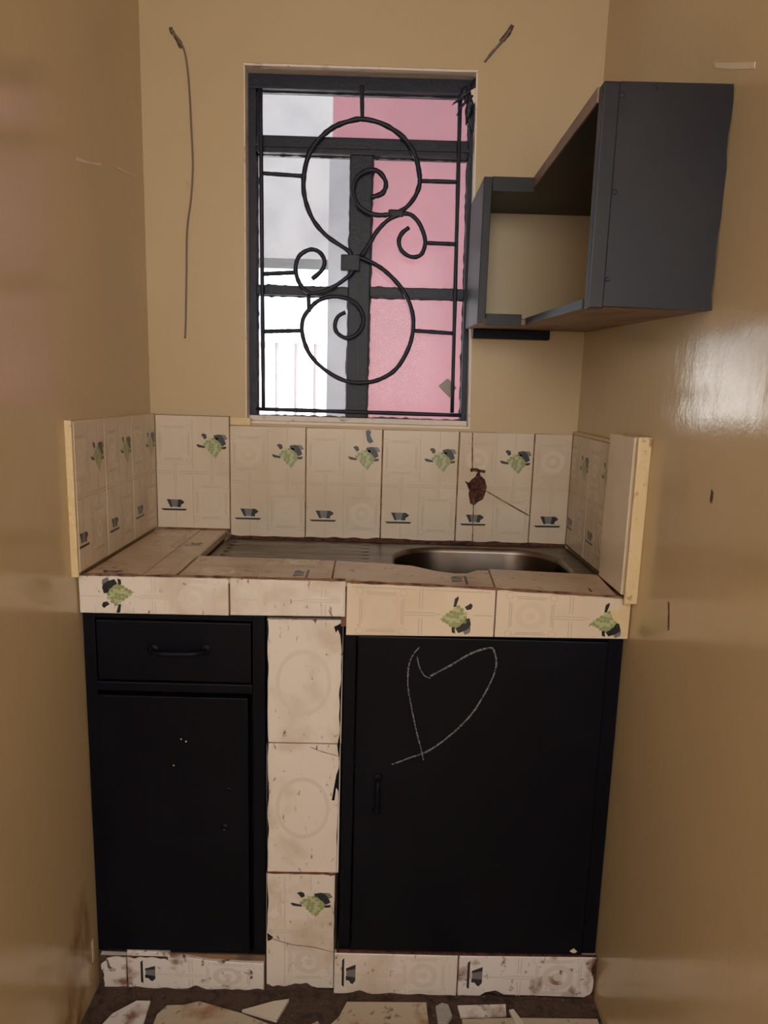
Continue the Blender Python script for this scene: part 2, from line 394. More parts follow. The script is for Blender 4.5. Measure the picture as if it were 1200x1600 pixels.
bm = bmesh.new()
XR = ox(OZ0)
box(bm, -0.12, OX0, 0, 0.15, -0.1, ZC); box(bm, XR, W + 0.12, 0, 0.15, -0.1, ZC)
box(bm, OX0, XR, 0, 0.15, -0.1, OZ0); box(bm, OX0, XR, 0, 0.15, OZ1, ZC)
vv = [bm.verts.new(q) for q in ((XR, 0, OZ0), (XR, 0, OZ1), (OX1, 0, OZ1), (XR, .15, OZ0), (XR, .15, OZ1), (OX1, .15, OZ1))]
for f in ((0, 1, 2), (5, 4, 3), (0, 2, 5, 3), (0, 3, 4, 1), (1, 4, 5, 2)): bm.faces.new([vv[i] for i in f])
wall_back = tag(build('wall_back', bm, M['wall_back']), 'cream painted wall with the window in it', kind='structure')
wall_left = tag(build('wall_left', nbox(-0.12, 0, YF, 0, -0.1, ZC), M['wall_stained']), 'cream glossy painted wall left of the tiled counter', kind='structure')
wall_right = tag(build('wall_right', nbox(W, W + 0.12, YF, 0, -0.1, ZC), M['wall']), 'cream glossy painted wall right of the counter, carrying the open shelf', kind='structure')
bm = bmesh.new()
box(bm, -0.12, DX0, YF - 0.12, YF, -0.1, ZC); box(bm, DX1, W + 0.12, YF - 0.12, YF, -0.1, ZC); box(bm, DX0, DX1, YF - 0.12, YF, DZ, ZC); box(bm, DX0, DX1, YF - 0.12, YF, -0.1, 1.22)
tag(build('wall_front', bm, M['wall']), 'cream painted wall with an opening added behind the camera for the fill light', kind='structure')
tag(build('ceiling', nbox(-0.12, W + 0.12, YF - 0.12, 0.15, ZC, ZC + 0.1), M['ceiling']), 'pale ceiling above the kitchen', kind='structure')
floor = tag(build('floor', nbox(0, W, YF, 0, -0.1, 0.0), M['mortar']), 'dark dirty mortar floor with broken tiles in front of the plinth', kind='structure')

# floor tiles: the broken row by the plinth, then the rest
def floor_piece(pts, m, z=0.006, parent=floor, name='tile'):
    bm = bmesh.new(); slab_poly(bm, [(x, y, z) for x, y in pts], (0, 0, 1), z)
    return build(name, bm, m, parent)
floor_piece([(.020, -.70), (.142, -.70), (.130, -.512), (.100, -.512), (.060, -.545), (.035, -.60)], M['tile_grimy'])
floor_piece([(.152, -.70), (.44, -.70), (.44, -.578), (.332, -.537), (.236, -.510), (.205, -.520), (.170, -.522), (.155, -.545)], M['tile_floor'])
floor_piece([(.532, -.70), (.742, -.70), (.735, -.500), (.56, -.503), (.545, -.54), (.515, -.575)], M['tile_floor'])
floor_piece([(.815, -.70), (1.10, -.70), (1.105, -.532), (.92, -.534), (.81, -.540)], M['tile_floor'])
floor_piece([(.804, -.506), (.911, -.500), (.908, -.526), (.87, -.531), (.808, -.533)], M['tile_grimy'])
floor_piece([(.46, -.70), (.515, -.70), (.52, -.59), (.50, -.552), (.478, -.566), (.462, -.60)], M['tile_floor'])
for r in range(8):
    for c in range(4):
        x0, x1 = .01 + c * .276, .01 + c * .276 + .268; y1 = -.71 - r * .286; y0 = y1 - .279
        j = lambda: random.uniform(-.003, .003)
        floor_piece([(x0 + j(), y0 + j()), (x1 + j(), y0 + j()), (x1 + j(), y1 + j()), (x0 + j(), y1 + j())], M['tile_floor'])

def shard(pts, z0, z1, m, name, label, cat):
    bm = bmesh.new(); slab_poly(bm, [(x, y, z1) for x, y in pts], (0, 0, 1), z1 - z0)
    return tag(build(name, bm, m), label, cat)
shard([(.334, -.530), (.412, -.553), (.432, -.500), (.40, -.506)], 0.0, .007, M['shard'], 'tile_shard', 'white triangular tile shard lying on the dark floor below the tiled pillar', 'shard')
shard([(.755, -.512), (.770, -.503), (.783, -.507), (.789, -.533), (.775, -.553), (.757, -.551)], 0.0, .009, M['stone'], 'stone_chip', 'grey five-sided stone chip lying on the floor below the sink cupboard', 'stone')
shard([(.915, -.520), (.925, -.518), (.94, -.55), (.937, -.57), (.925, -.565)], .0062, .012, M['shard'], 'tile_shard', 'small white sliver of tile lying on the brown floor tile at right', 'shard')

# paint chips and smudges on the walls
def wall_patch(name, parent, pts, n, m, t=.0008):
    bm = bmesh.new(); slab_poly(bm, [Vector(p) + Vector(n) * t for p in pts], n, t); return build(name, bm, m, parent)
wall_patch('paint_chip', wall_right, [(W, -.622, 1.864), (W, -.69, 1.835), (W, -.761, 1.806), (W, -.762, 1.797), (W, -.69, 1.826), (W, -.63, 1.853)], (-1, 0, 0), M['chip'])
wall_patch('paint_chip', wall_right, [(W, -.770, 1.20), (W, -.778, 1.195), (W, -.776, 1.178), (W, -.769, 1.182)], (-1, 0, 0), M['hole'])
wall_patch('paint_chip', wall_right, [(W, -.656, .985), (W, -.661, .985), (W, -.671, .938), (W, -.666, .935)], (-1, 0, 0), M['hole'])
wall_patch('paint_chip', wall_left, [(0, -.39, 1.757), (0, -.34, 1.767), (0, -.272, 1.782), (0, -.270, 1.788), (0, -.33, 1.772), (0, -.39, 1.763)], (1, 0, 0), M['chip'])
wall_patch('paint_chip', wall_left, [(0, -.17, 1.806), (0, -.06, 1.818), (0, -.06, 1.821), (0, -.17, 1.810)], (1, 0, 0), M['chip'])
wall_patch('paint_chip', wall_left, [(0, -.495, .135), (0, -.486, .135), (0, -.486, .085), (0, -.495, .083)], (1, 0, 0), M['chip'])
wall_patch('plaster_scar', wall_back, [(x, 0, z) for x, z in [(.070, 2.172), (.078, 2.174), (.086, 2.160), (.101, 2.143), (.104, 2.128), (.094, 2.128), (.086, 2.145), (.074, 2.160)]][::-1], (0, -1, 0), M['hole'])
wall_patch('plaster_scar', wall_back, [(x, 0, z) for x, z in [(.892, 2.199), (.884, 2.203), (.872, 2.185), (.858, 2.168), (.861, 2.160), (.872, 2.166), (.884, 2.180)]], (0, -1, 0), M['hole'])
cab = [(.077, 2.165), (.092, 2.148), (.108, 2.118), (.116, 2.051), (.120, 1.951), (.122, 1.864), (.116, 1.79), (.105, 1.715), (.101, 1.608), (.097, 1.499), (.094, 1.453)]
bm = bmesh.new(); tube(bm, catmull([(x, -.0025, z) for x, z in cab], 6), .0024, 8)
tag(build('electric_cable', bm, M['cable'], smooth=True), 'thin dark cable hanging down the wall left of the window', 'cable')
bm = bmesh.new(); tube(bm, catmull([(.884, -.004, 2.190), (.868, -.004, 2.168), (.845, -.003, 2.143), (.825, -.003, 2.118)], 5), .003, 8, jitter=.25)
tag(build('wire_stub', bm, M['cable'], smooth=True), 'short frayed brown wire stub sticking out above the window corner', 'wire')

# ------------------------------------------------------------------ window
win = empty('window_1', (.536, .06, OZ0), 'dark steel casement window with dusty panes', kind='structure')
FY0, FY1 = .045, .085
def lean(x0f, x1f, y0, y1, z0, z1):
    bm = bmesh.new(); hexa(bm, [(x0f(z0), y0, z0), (x1f(z0), y0, z0), (x1f(z0), y1, z0), (x0f(z0), y1, z0), (x0f(z1), y0, z1), (x1f(z1), y0, z1), (x1f(z1), y1, z1), (x0f(z1), y1, z1)]); return bm
K = lambda c: (lambda z: c)
JL = .2685
build('frame_head', bev(lean(K(OX0), ox, FY0, FY1, 2.064, OZ1), .002), M['iron'], win)
build('frame_jamb', nbox(OX0, JL, FY0, FY1, 1.262, 2.064, w=.002), M['iron'], win)
build('frame_jamb', bev(lean(jx, ox, FY0, FY1, 1.262, 2.064), .002), M['iron'], win)
build('frame_sill', bev(lean(K(OX0), ox, FY0, FY1, OZ0, 1.262), .002), M['reveal'], win)
bm = nbox(JL, jx(1.936), FY0 - .004, FY1, 1.916, 1.956, w=.003); box(bm, JL, jx(1.936), FY0 - .008, FY0 - .004, 1.928, 1.934); build('transom', bm, M['iron'], win)
bm = nbox(.506, .562, FY0 - .004, FY1, 1.262, 1.916, w=.003); box(bm, .531, .535, FY0 - .007, FY0 - .004, 1.262, 1.916); build('mullion', bm, M['iron'], win)
build('glazing_bar', nbox(JL, .506, FY0, FY1, 1.573, 1.597, w=.002), M['iron'], win)
build('glazing_bar', nbox(.562, jx(1.588), FY0, FY1, 1.575, 1.600, w=.002), M['iron'], win)
PANES = [(JL, None, 1.956, 2.064), (JL, .506, 1.597, 1.916), (.562, None, 1.600, 1.916), (JL, .506, 1.262, 1.573), (.562, None, 1.262, 1.575)]
for x0, x1, z0, z1 in PANES:
    xr = jx if x1 is None else K(x1); x1 = xr((z0 + z1) / 2)
    pn = build('pane', lean(K(x0), xr, .064, .067, z0, z1), M['glass'], win)
    bm = bmesh.new()                                     # ragged paint and putty lapping onto the glass
    k = 26
    for (a, b, horiz, e, s) in ((x0, x1, 1, z0, 1), (x0, x1, 1, z1, -1), (z0, z1, 0, x0, 1), (z0, z1, 0, x1, -1)):
        ds = [max(.0008, random.gauss(.0026, .0012)) for _ in range(k + 1)]
        if not horiz and e < .3 and z0 > 1.9: ds = [.006 + .007 * (0.5 + .5 * math.sin(i * 1.3)) * (1 if i < 16 else .3) for i in range(k + 1)]
        for i in range(k):
            p, q = a + (b - a) * i / k, a + (b - a) * (i + 1) / k
            ep_, eq_ = (e, e) if horiz or s > 0 else (xr(p), xr(q))
            lo = [(p, ep_), (q, eq_), (q, eq_ + s * ds[i + 1]), (p, ep_ + s * ds[i])]
            P = [((u, v) if horiz else (v, u)) for u, v in lo]
            if (s > 0) != bool(horiz): P = P[::-1]
            hexa(bm, [(u, .0625, v) for u, v in P] + [(u, .0638, v) for u, v in P])
    bmesh.ops.recalc_face_normals(bm, faces=bm.faces)
    build('putty', bm, M['iron'], pn)
bm = lean(K(OX0), ox, 0.002, FY0, OZ0, OZ0 + .006); build('sill_ledge', bm, M['reveal'], win)
bm = nbox(OX0, OX1, 0.002, FY0, OZ1 - .005, OZ1); build('reveal_top', bm, M['reveal'], win)
bm = lean(lambda z: ox(z) - .004, ox, 0.002, FY0, OZ0 + .006, OZ1 - .006); build('reveal_side', bm, M['reveal'], win)
bm = nbox(OX0, OX0 + .003, 0.002, FY0, OZ0 + .006, OZ1 - .006); build('reveal_side', bm, M['reveal'], win)

GY = .028
gr = empty('window_grille', (.536, GY, 1.277), 'black scrollwork iron burglar grille across the window', 'grille')
def grod(name, pts, r=.0056, n=5, curve=True, y=GY, jit=.10):
    bm = bmesh.new(); P = [(x, y, z) for x, z in pts]
    if curve: P = catmull(P, n)
    else:
        a, b = Vector(P[0]), Vector(P[1]); P = [a.lerp(b, i / 14) for i in range(15)]
    tube(bm, P, r, 8, jitter=jit); return build(name, bm, M['iron'], gr, smooth=True)
grod('scroll', [(.51, 1.668), (.507, 1.682), (.452, 1.716), (.416, 1.754), (.396, 1.799), (.39, 1.844), (.399, 1.897), (.422, 1.939), (.461, 1.972), (.501, 1.988), (.537, 1.994), (.588, 1.983), (.636, 1.955), (.666, 1.916), (.679, 1.872), (.68, 1.845), (.668, 1.814), (.642, 1.786), (.605, 1.773), (.565, 1.773), (.532, 1.789), (.515, 1.822), (.521, 1.855), (.546, 1.874), (.575, 1.875), (.596, 1.85), (.589, 1.824), (.56, 1.813)], .0062, jit=.16)
grod('scroll', [(.531, 1.669), (.558, 1.66), (.597, 1.639), (.64, 1.6), (.666, 1.558), (.677, 1.51), (.669, 1.453), (.638, 1.395), (.597, 1.366), (.555, 1.355), (.504, 1.358), (.454, 1.382), (.411, 1.422), (.391, 1.47), (.391, 1.51), (.409, 1.539), (.431, 1.559), (.464, 1.57), (.504, 1.566), (.534, 1.548), (.548, 1.514), (.535, 1.482), (.507, 1.467), (.481, 1.479), (.474, 1.499), (.482, 1.521), (.501, 1.532)])
grod('curl', [(.539, 1.672), (.56, 1.704), (.579, 1.735), (.61, 1.764), (.65, 1.777), (.675, 1.764), (.692, 1.738), (.7, 1.708), (.691, 1.68), (.667, 1.673), (.642, 1.686), (.633, 1.709), (.64, 1.729), (.658, 1.744)])
grod('curl', [(.519, 1.637), (.509, 1.624), (.49, 1.608), (.464, 1.592), (.434, 1.58), (.408, 1.577), (.385, 1.596), (.373, 1.624), (.373, 1.649), (.384, 1.671), (.41, 1.684), (.433, 1.677), (.445, 1.657), (.439, 1.635), (.414, 1.612)])
for a, b in (((.283, 2.056), (.289, 1.278)), ((.773, 2.056), (.787, 1.283)), ((.2700, 1.279), (.812, 1.277))): grod('bar', [a, b], .0052, curve=False)
for a, b in (((.286, 1.862), (.391, 1.858)), ((.683, 1.855), (.776, 1.855)), ((.7, 1.708), (.778, 1.707)), ((.288, 1.621), (.372, 1.627)), ((.288, 1.478), (.389, 1.483)), ((.676, 1.491), (.781, 1.487)), ((.531, 2.07), (.534, 1.994)), ((.405, 1.571), (.407, 1.53))):
    grod('connector', [a, b], .0052, curve=False)
build('collar', nbox(.487, .535, GY - .006, GY + .008, 1.635, 1.674, w=.002), M['iron'], gr)
build('weld', nbox(.604, .644, GY - .006, GY + .006, 1.768, 1.786, w=.005), M['iron'], gr)

# debris caught on the window
deb = empty('cobweb_clump', (.79, .02, 1.97), 'dark ragged cobweb clump in the top right window corner', 'cobweb')
bm = bmesh.new()
for a, b, w in (((.800, 2.068), (.752, 2.028), .010), ((.795, 2.056), (.764, 2.006), .007), ((.800, 2.060), (.790, 1.985), .016), ((.806, 2.06), (.808, 1.972), .012), ((.790, 2.07), (.772, 2.045), .014), ((.802, 2.05), (.795, 2.0), .02), ((.81, 2.09), (.80, 2.03), .018)):
    A, B = Vector((a[0], .018, a[1])), Vector((b[0], .022, b[1])); P = [A.lerp(B, i / 5) + Vector((random.uniform(-.003, .003), random.uniform(-.004, .004), 0)) for i in range(6)]
    tube(bm, P, w, 6, jitter=.3, radii=[w * .62 * q for q in (.6, 1.1, 1.0, .8, .5, .15)])
build('threads', bm, M['iron'], deb, smooth=True)
bm = bmesh.new(); slab_poly(bm, [(x, .006, z) for x, z in [(.796, 2.058), (.806, 2.064), (.814, 2.056), (.812, 2.04), (.806, 2.028), (.8, 2.04)]], (0, -1, 0), .006)
build('plaster_flake', bm, M['chip'], deb)
bm = bmesh.new(); slab_poly(bm, [(x, .054, z) for x, z in [(.751, 1.352), (.774, 1.373), (.7985, 1.349), (.782, 1.321)]], (0, -1, 0), .004)
bev(bm, .001, 1)
tag(build('latch_plate', bm, M['plate']), 'small dull diamond-shaped plate stuck on the lower right window pane', 'plate')

# ------------------------------------------------------------------ backsplash behind the counter
TY = -.012
bs = empty('tile_backsplash', (.55, -.006, .94), 'cream printed tile backsplash below the window', 'backsplash')
build('mortar_bed', nbox(.0145, 1.101, -.0095, 0, .938, 1.236), M['grout'], bs)
build('mortar_bed', nbox(.0145, .2065, -.0095, 0, 1.236, 1.259), M['grout'], bs)
build('plaster_ledge', nbox(.208, .262, -.010, 0, 1.2365, 1.257, w=.002), M['plaster_edge'], bs)
tile(bs, qb(.0150, .2060, .962, 1.258, TY), base='tile_back')
for x0, x1, w in ((.2085, .4050, .2), (.4075, .6045, .2), (.6075, .8040, .2), (.8070, 1.0005, .2), (1.0035, 1.1005, .098)):
    tile(bs, qb(x0, x1, .943, 1.2355, TY, .944, 1.2365), (0, 0, w, .3), base='tile_back')
tap = []
bm = bmesh.new(); slab_poly(bm, [(x, TY - .0012, z) for x, z in [(0.8613, 1.1358), (0.8655, 1.1229), (0.8764, 1.1144), (0.8832, 1.0944), (0.8804, 1.0774), (0.8747, 1.0602), (0.8613, 1.0523), (0.8513, 1.0426), (0.8413, 1.0489), (0.8385, 1.0631), (0.8362, 1.0745), (0.8388, 1.0887), (0.8359, 1.1001), (0.8413, 1.1116), (0.8519, 1.1201), (0.8556, 1.1301)]], (0, -1, 0), .001)
build('rust_stain', bm, M['rust'], bs)
bm = bmesh.new(); slab_poly(bm, [(x, TY - .0012, z) for x, z in [(.824, 1.108), (.836, 1.104), (.842, 1.112), (.838, 1.098), (.846, 1.090), (.836, 1.085), (.831, 1.098)]], (0, -1, 0), .001)
build('rust_stain', bm, M['rust'], bs)
bm = bmesh.new(); lathe(bm, [(.014, 0), (.015, .006), (.012, .009), (.0085, .009), (.0075, .002)], (.856, TY, 1.092), 'Y', 16); build('pipe_socket', bm, M['rust'], bs)
bm = bmesh.new(); tube(bm, catmull([(.838, TY - .003, 1.137), (.85, TY - .005, 1.139), (.862, TY - .004, 1.136), (.876, TY - .004, 1.134)], 4), .004, 7, jitter=.3); build('pipe_clip', bm, M['rust'], bs)
for pts in ([(.839, 1.234), (.840, 1.20), (.842, 1.16), (.843, 1.14)], [(.850, 1.06), (.851, 1.02), (.852, .97), (.8525, .945)], [(.872, 1.088), (.90, 1.073), (.95, 1.046), (.999, 1.020)]):
    bm = bmesh.new(); ribbon(bm, catmull([(x, TY - .0008, z) for x, z in pts], 4), .0032, (0, -1, 0), .0005, .35); build('crack', bm, M['crack'], bs)
# dark seam of dirt where the backsplash meets the sink
build('dirt_seam', nbox(.208, 1.10, -.016, -.0121, .936, .9428), M['rust'], bs)

ls = empty('tile_side_splash', (.007, -.25, .96), 'cream printed tile splash on the left wall beside the counter', 'backsplash')
build('mortar_bed', nbox(0, .0105, -.497, -.0, .962, 1.262), M['plaster_edge'], ls)
for y0, y1, w in ((-.495, -.350, (.02, 0, .2, .3)), (-.347, -.187, (0, 0, .2, .3)), (-.184, -.0135, (0, 0, .2, .3))):
    tile(ls, ql(y0, y1, .965, 1.2615, .0145), w, t=.004, base='tile_back')
bm = nbox(0, .014, -.504, -.4975, .957, 1.264, w=.002); build('plaster_edge', bm, M['plaster_edge'], ls)

rs = empty('tile_side_splash', (W - .006, -.19, .945), 'low printed tile splash on the right wall beside the sink', 'backsplash')
build('mortar_bed', nbox(W - .0085, W, -.349, -.0, .94, 1.236), M['grout'], rs)
for y0, y1, w in ((-.172, -.0135, (0.02, 0, .2, .3)), (-.347, -.175, (0, 0, .2, .3))):
    tile(rs, qr(y0, y1, .946, 1.236, W - .0125), w, t=.004, base='tile_back')
build('plaster_cap', nbox(W - .012, W, -.348, -.002, 1.2365, 1.245, w=.002), M['plaster_edge'], rs)
rf = empty('tile_end_piece', (W - .01, -.42, .945), 'plain proud tile standing at the front end of the right wall splash', 'tile')
build('plaster_back', nbox(W - .019, W, -.508, -.351, .946, 1.262), M['plaster_edge'], rf)
tile(rf, qr(-.495, -.350, .949, 1.261, W - .027), (.1, 0, .2, .3), t=.0075, motifs='')
bm = nbox(W - .026, W, -.516, -.5085, .935, 1.263, w=.003); build('plaster_edge', bm, M['plaster_edge'], rf)

# ------------------------------------------------------------------ counter
ct = empty('tiled_countertop', (.55, -.24, .85), 'cream tiled countertop with a raised left slab and tiled front rim', 'countertop')
bm = bmesh.new()
box(bm, 0, .190, -.466, -.0125, .884, .949); box(bm, .190, .53, -.466, -.405, .888, .944); box(bm, .53, W, -.472, -.412, .860, .940)
build('slab', bm, M['grout'], ct)
# raised left platform
tile(ct, qt(.0155, .128, -.473, -.232, .9585), (0, .05, .12, .3), motifs='c', base='tile_top', t=.009)
tile(ct, qt(.130, .194, -.473, -.232, .9585), (0, 0, .07, .24), motifs='f', base='tile_top', t=.009)
tile(ct, qt(.0155, .128, -.230, -.0135, .9585), (0, 0, .12, .2), motifs='f', base='tile_top', t=.009)
tile(ct, qt(.130, .194, -.230, -.0135, .9585), (.0, .02, .1, .24), orient=0, motifs='c', base='tile_top', t=.009)
tile(ct, [(.1965, -.295, .9395), (.1965, -.014, .9395), (.1965, -.014, .957), (.1965, -.295, .957)], (0, .05, .2, .07), motifs='', base='tile_top', t=.005)
# front rim over the sink edge
tile(ct, [(.197, -.476, .9555), (.508, -.476, .9555), (.505, -.302, .9555), (.197, -.290, .9555)], (.0, .0, .17, .3), 2, motifs='fc', base='tile_top', t=.010)
tile(ct, [(.511, -.476, .9555), (.838, -.478, .953), (.845, -.335, .954), (.508, -.303, .9555)], (0, .0, .16, .3), 2, motifs='c', base='tile_top', t=.010,
     cuts=[(0, 0), (1, 0), (1, .9), (.93, .88), (.86, .66), (.78, .62), (.66, .72), (.5, .95), (.3, 1), (0, 1)])
tile(ct, [(.841, -.478, .953), (1.085, -.484, .943), (1.085, -.349, .951), (.848, -.335, .954)], (0, .0, .14, .25), 2, motifs='fc', base='tile_top', t=.009)
# front apron
AY = -.480
tile(ct, qb(.003, .303, .877, .9545, AY, .879, .9565), (.112, 0, .198, .3), 2, base='tile_dirty', t=.013)
tile(ct, qb(.3065, .5385, .880, .957, AY, .883, .9585), (.0, .0, .09, .185), 1, base='tile_dirty', motifs='f', t=.013)
tile(ct, qb(.5415, .8395, .847, .957, -.488, .851, .950), (.092, 0, .2, .3), 1, t=.015)
tile(ct, qb(.8420, 1.112, .851, .950, -.488, .854, .938), (.098, 0, .198, .268), 1, t=.015)
bm = bmesh.new(); slab_poly(bm, [(x, -.4890, z) for x, z in [(1.072, .908), (1.08, .915), (1.088, .912), (1.096, .93), (1.108, .937), (1.1115, .90), (1.110, .862), (1.100, .858), (1.092, .885), (1.08, .893)]], (0, -1, 0), .0008)
build('paint_smear', bm, M['plaster_edge'], ct)
bm = bmesh.new(); ribbon(bm, catmull([(.01, -.4795, .9580), (.15, -.4795, .9588), (.3, -.4795, .9596), (.42, -.4795, .9593), (.538, -.4795, .9600)], 8), .0042, (0, -1, 0), .002, .5)
build('grout_line', bm, M['grout'], ct)
bm = bmesh.new(); ribbon(bm, catmull([(.542, -.4865, .9585), (.6, -.4865, .9575), (.7, -.4865, .956), (.84, -.4865, .952), (.98, -.4865, .9465), (1.10, -.4865, .9415)], 8), .0045, (0, -1, 0), .002, .5)
build('grout_line', bm, M['grout'], ct)

# ------------------------------------------------------------------ sink
sk = empty('kitchen_sink', (.65, -.2, .80), 'stainless steel sink with ribbed drainboard sunk behind the tiled rim', 'sink')
SX0, SX1, SY0, SY1, SZ = .2015, 1.100, -.403, -.0125, .9375
BX, BY, HX, HY, RC = .846, -.212, .207, .155, .125
def rr(hx, hy, rc, n=10):
    out = []
    for (cx, cy, a0) in ((hx - rc, hy - rc, 0), (-hx + rc, hy - rc, 90), (-hx + rc, -hy + rc, 180), (hx - rc, -hy + rc, 270)):
        for k in range(n + 1):
            a = math.radians(a0 + 90 * k / n); out.append((cx + rc * math.cos(a), cy + rc * math.sin(a)))
    return out
bm = bmesh.new(); rings = []
for (dx, dz) in ((.004, 0.0), (0, -.003), (-.004, -.012), (-.010, -.09), (-.02, -.125), (-.05, -.142), (-.10, -.146)):
    rings.append([bm.verts.new((BX + x, BY + y, SZ + dz)) for x, y in rr(HX + dx, HY + dx, max(.02, RC + dx))])
n_ = len(rings[0])
for a, b in zip(rings, rings[1:]):
    for k in range(n_): bm.faces.new([a[k], a[(k + 1) % n_], b[(k + 1) % n_], b[k]])
bm.faces.new(rings[-1])
# flat sheet around the bowl
outer = []
for v in rings[0]:
    d = Vector((v.co.x - BX, v.co.y - BY)); s = 1e9
    if d.x > 1e-9: s = min(s, (SX1 - BX) / d.x)
    if d.x < -1e-9: s = min(s, (SX0 - BX) / d.x)
    if d.y > 1e-9: s = min(s, (SY1 - BY) / d.y)
    if d.y < -1e-9: s = min(s, (SY0 - BY) / d.y)
    outer.append(bm.verts.new((BX + d.x * s, BY + d.y * s, SZ)))
for k in range(n_): bm.faces.new([outer[k], outer[(k + 1) % n_], rings[0][(k + 1) % n_], rings[0][k]])
for cx, cy in ((SX0, SY0), (SX0, SY1), (SX1, SY0), (SX1, SY1)):      # close the corners of the sheet
    c = bm.verts.new((cx, cy, SZ))
    e1 = [v for v in outer if abs(v.co.x - cx) < 1e-6]; e2 = [v for v in outer if abs(v.co.y - cy) < 1e-6]
    if e1 and e2:
        a = min(e1, key=lambda v: abs(v.co.y - cy)); b = min(e2, key=lambda v: abs(v.co.x - cx))
        if a is not b: bm.faces.new([a, b, c])
bmesh.ops.recalc_face_normals(bm, faces=bm.faces)
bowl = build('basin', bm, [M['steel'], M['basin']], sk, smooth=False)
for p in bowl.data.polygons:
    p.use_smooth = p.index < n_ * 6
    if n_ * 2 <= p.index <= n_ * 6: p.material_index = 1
sol = bowl.modifiers.new('thickness', 'SOLIDIFY'); sol.thickness = .0012; sol.offset = -1
for i in range(7):
    y = -.06 - i * .036
    bm = bmesh.new(); tube(bm, [(.225, y, SZ + .0005), (.24, y, SZ - .0006), (.56, y, SZ - .0006), (.58, y, SZ - .0012)], .0022, 8); build('drain_rib', bm, M['steel'], sk, smooth=True)
bm = bmesh.new(); lathe(bm, [(.034, 0), (.034, .002), (.026, .003), (.022, -.001), (.004, -.001)], (BX, BY, SZ - .1448), 'Z', 24); build('drain', bm, M['steel'], sk)

# ------------------------------------------------------------------ tiled pillar and plinth
pl = empty('tiled_pillar', (.456, -.25, 0), 'narrow cream tiled pillar between the two black cupboards', 'pillar')
build('masonry', nbox(.378, .531, -.459, -.02, 0, .884), M['mortar'], pl)
tile(pl, qb(.379, .535, .600, .870, -.470, .601, .872), (.04, 0, .2, .27), base='tile_dirty', motifs='', t=.011)
tile(pl, qb(.378, .534, .296, .597, -.470, .297, .598), (.04, 0, .2, .3), base='tile_dirty', motifs='', t=.011)
tile(pl, qb(.377, .527, .006, .292, -.470, .007, .293), (.062, 0, .2, .3), base='tile_dirty', motifs='gf', t=.011)
for cz, r1, r0 in ((.735, .058, .050), (.45, .058, .050)):
    bm = bmesh.new(); ring = [[bm.verts.new((.455 + r * math.cos(a), -.4702, cz + r * 1.25 * math.sin(a))) for a in [2 * math.pi * k / 28 for k in range(28)]] for r in (r1, r0)]
    for k in range(28): bm.faces.new([ring[0][k], ring[0][(k + 1) % 28], ring[1][(k + 1) % 28], ring[1][k]])
    build('faint_ring_print', bm, M['print_ring_pale'], pl)
for pts in ([(.47, .592), (.495, .582), (.532, .572)], [(.38, .135), (.43, .118), (.48, .112), (.526, .100)]):
    bm = bmesh.new(); ribbon(bm, catmull([(x, -.4703, z) for x, z in pts], 5), .0012, (0, -1, 0), .0004, .4); build('crack', bm, M['crack'], pl)
for pts in ([(.534, .868), (.530, .866), (.524, .862), (.516, .858), (.520, .845), (.524, .852), (.529, .84), (.5335, .80)], [(.5325, .55), (.526, .53), (.52, .49), (.517, .47), (.523, .47), (.526, .50), (.532, .49)], [(.379, .145), (.392, .135), (.388, .128), (.380, .125)]):
    bm = bmesh.new(); slab_poly(bm, [(x, -.4705, z) for x, z in pts], (0, -1, 0), .0004); build('paint_smear', bm, M['black_paint'], pl)

def fringe(name, parent, a, b, w0, w1, side, y, m, k=40, t=.0005):
    '''ragged strip along a-b in the XZ plane, its free edge jagged on the given side'''
    bm = bmesh.new(); a, b = Vector((a[0], y, a[1])), Vector((b[0], y, b[1])); d = Vector((side[0], 0, side[1]))
    ws = [abs(random.gauss(0, 1)) ** 1.6 for _ in range(k + 1)]
    for _ in range(2): ws = [(ws[max(i - 1, 0)] + 2 * ws[i] + ws[min(i + 1, k)]) / 4 for i in range(k + 1)]
    mw = max(ws); ws = [w0 * .5 + (w1 - w0 * .5) * q / mw for q in ws]
    F = [a.lerp(b, i / k) for i in range(k + 1)] + [a.lerp(b, i / k) + d * ws[i] for i in range(k, -1, -1)]
    slab_poly(bm, F, (0, -1, 0), t); return build(name, bm, m, parent)
fringe('paint_fringe', pl, (.378, .15), (.3795, .868), .0006, .0045, (1, 0), -.4706, M['black_paint'], 60)
fringe('paint_fringe', pl, (.5285, .11), (.5345, .86), .0006, .0055, (-1, 0), -.4706, M['black_paint'], 60)
bm = bmesh.new(); ribbon(bm, catmull([(.379, -.4703, .2945), (.43, -.4703, .2942), (.48, -.4703, .295), (.51, -.4703, .2945), (.518, -.4703, .2925), (.527, -.4703, .295)], 6), .0045, (0, -1, 0), .0006, .4)
build('grout_line', bm, M['rust_red'], pl)
fringe('dirt_fringe', pl, (.376, .0), (.529, .0), .006, .020, (0, 1), -.4709, M['mortar'], 30)
fringe('dirt_fringe', bs, (.2085, .9430), (1.1, .9440), .001, .006, (0, 1), TY - .0004, M['rust'], 90)
bm = bmesh.new(); slab_poly(bm, [(x, TY - .0008, z) for x, z in [(.561, 1.231), (.568, 1.235), (.576, 1.230), (.573, 1.222), (.577, 1.212), (.582, 1.204), (.572, 1.199), (.565, 1.206), (.563, 1.218)]], (0, -1, 0), .0006)
build('paint_smear', bm, M['print_black'], bs)

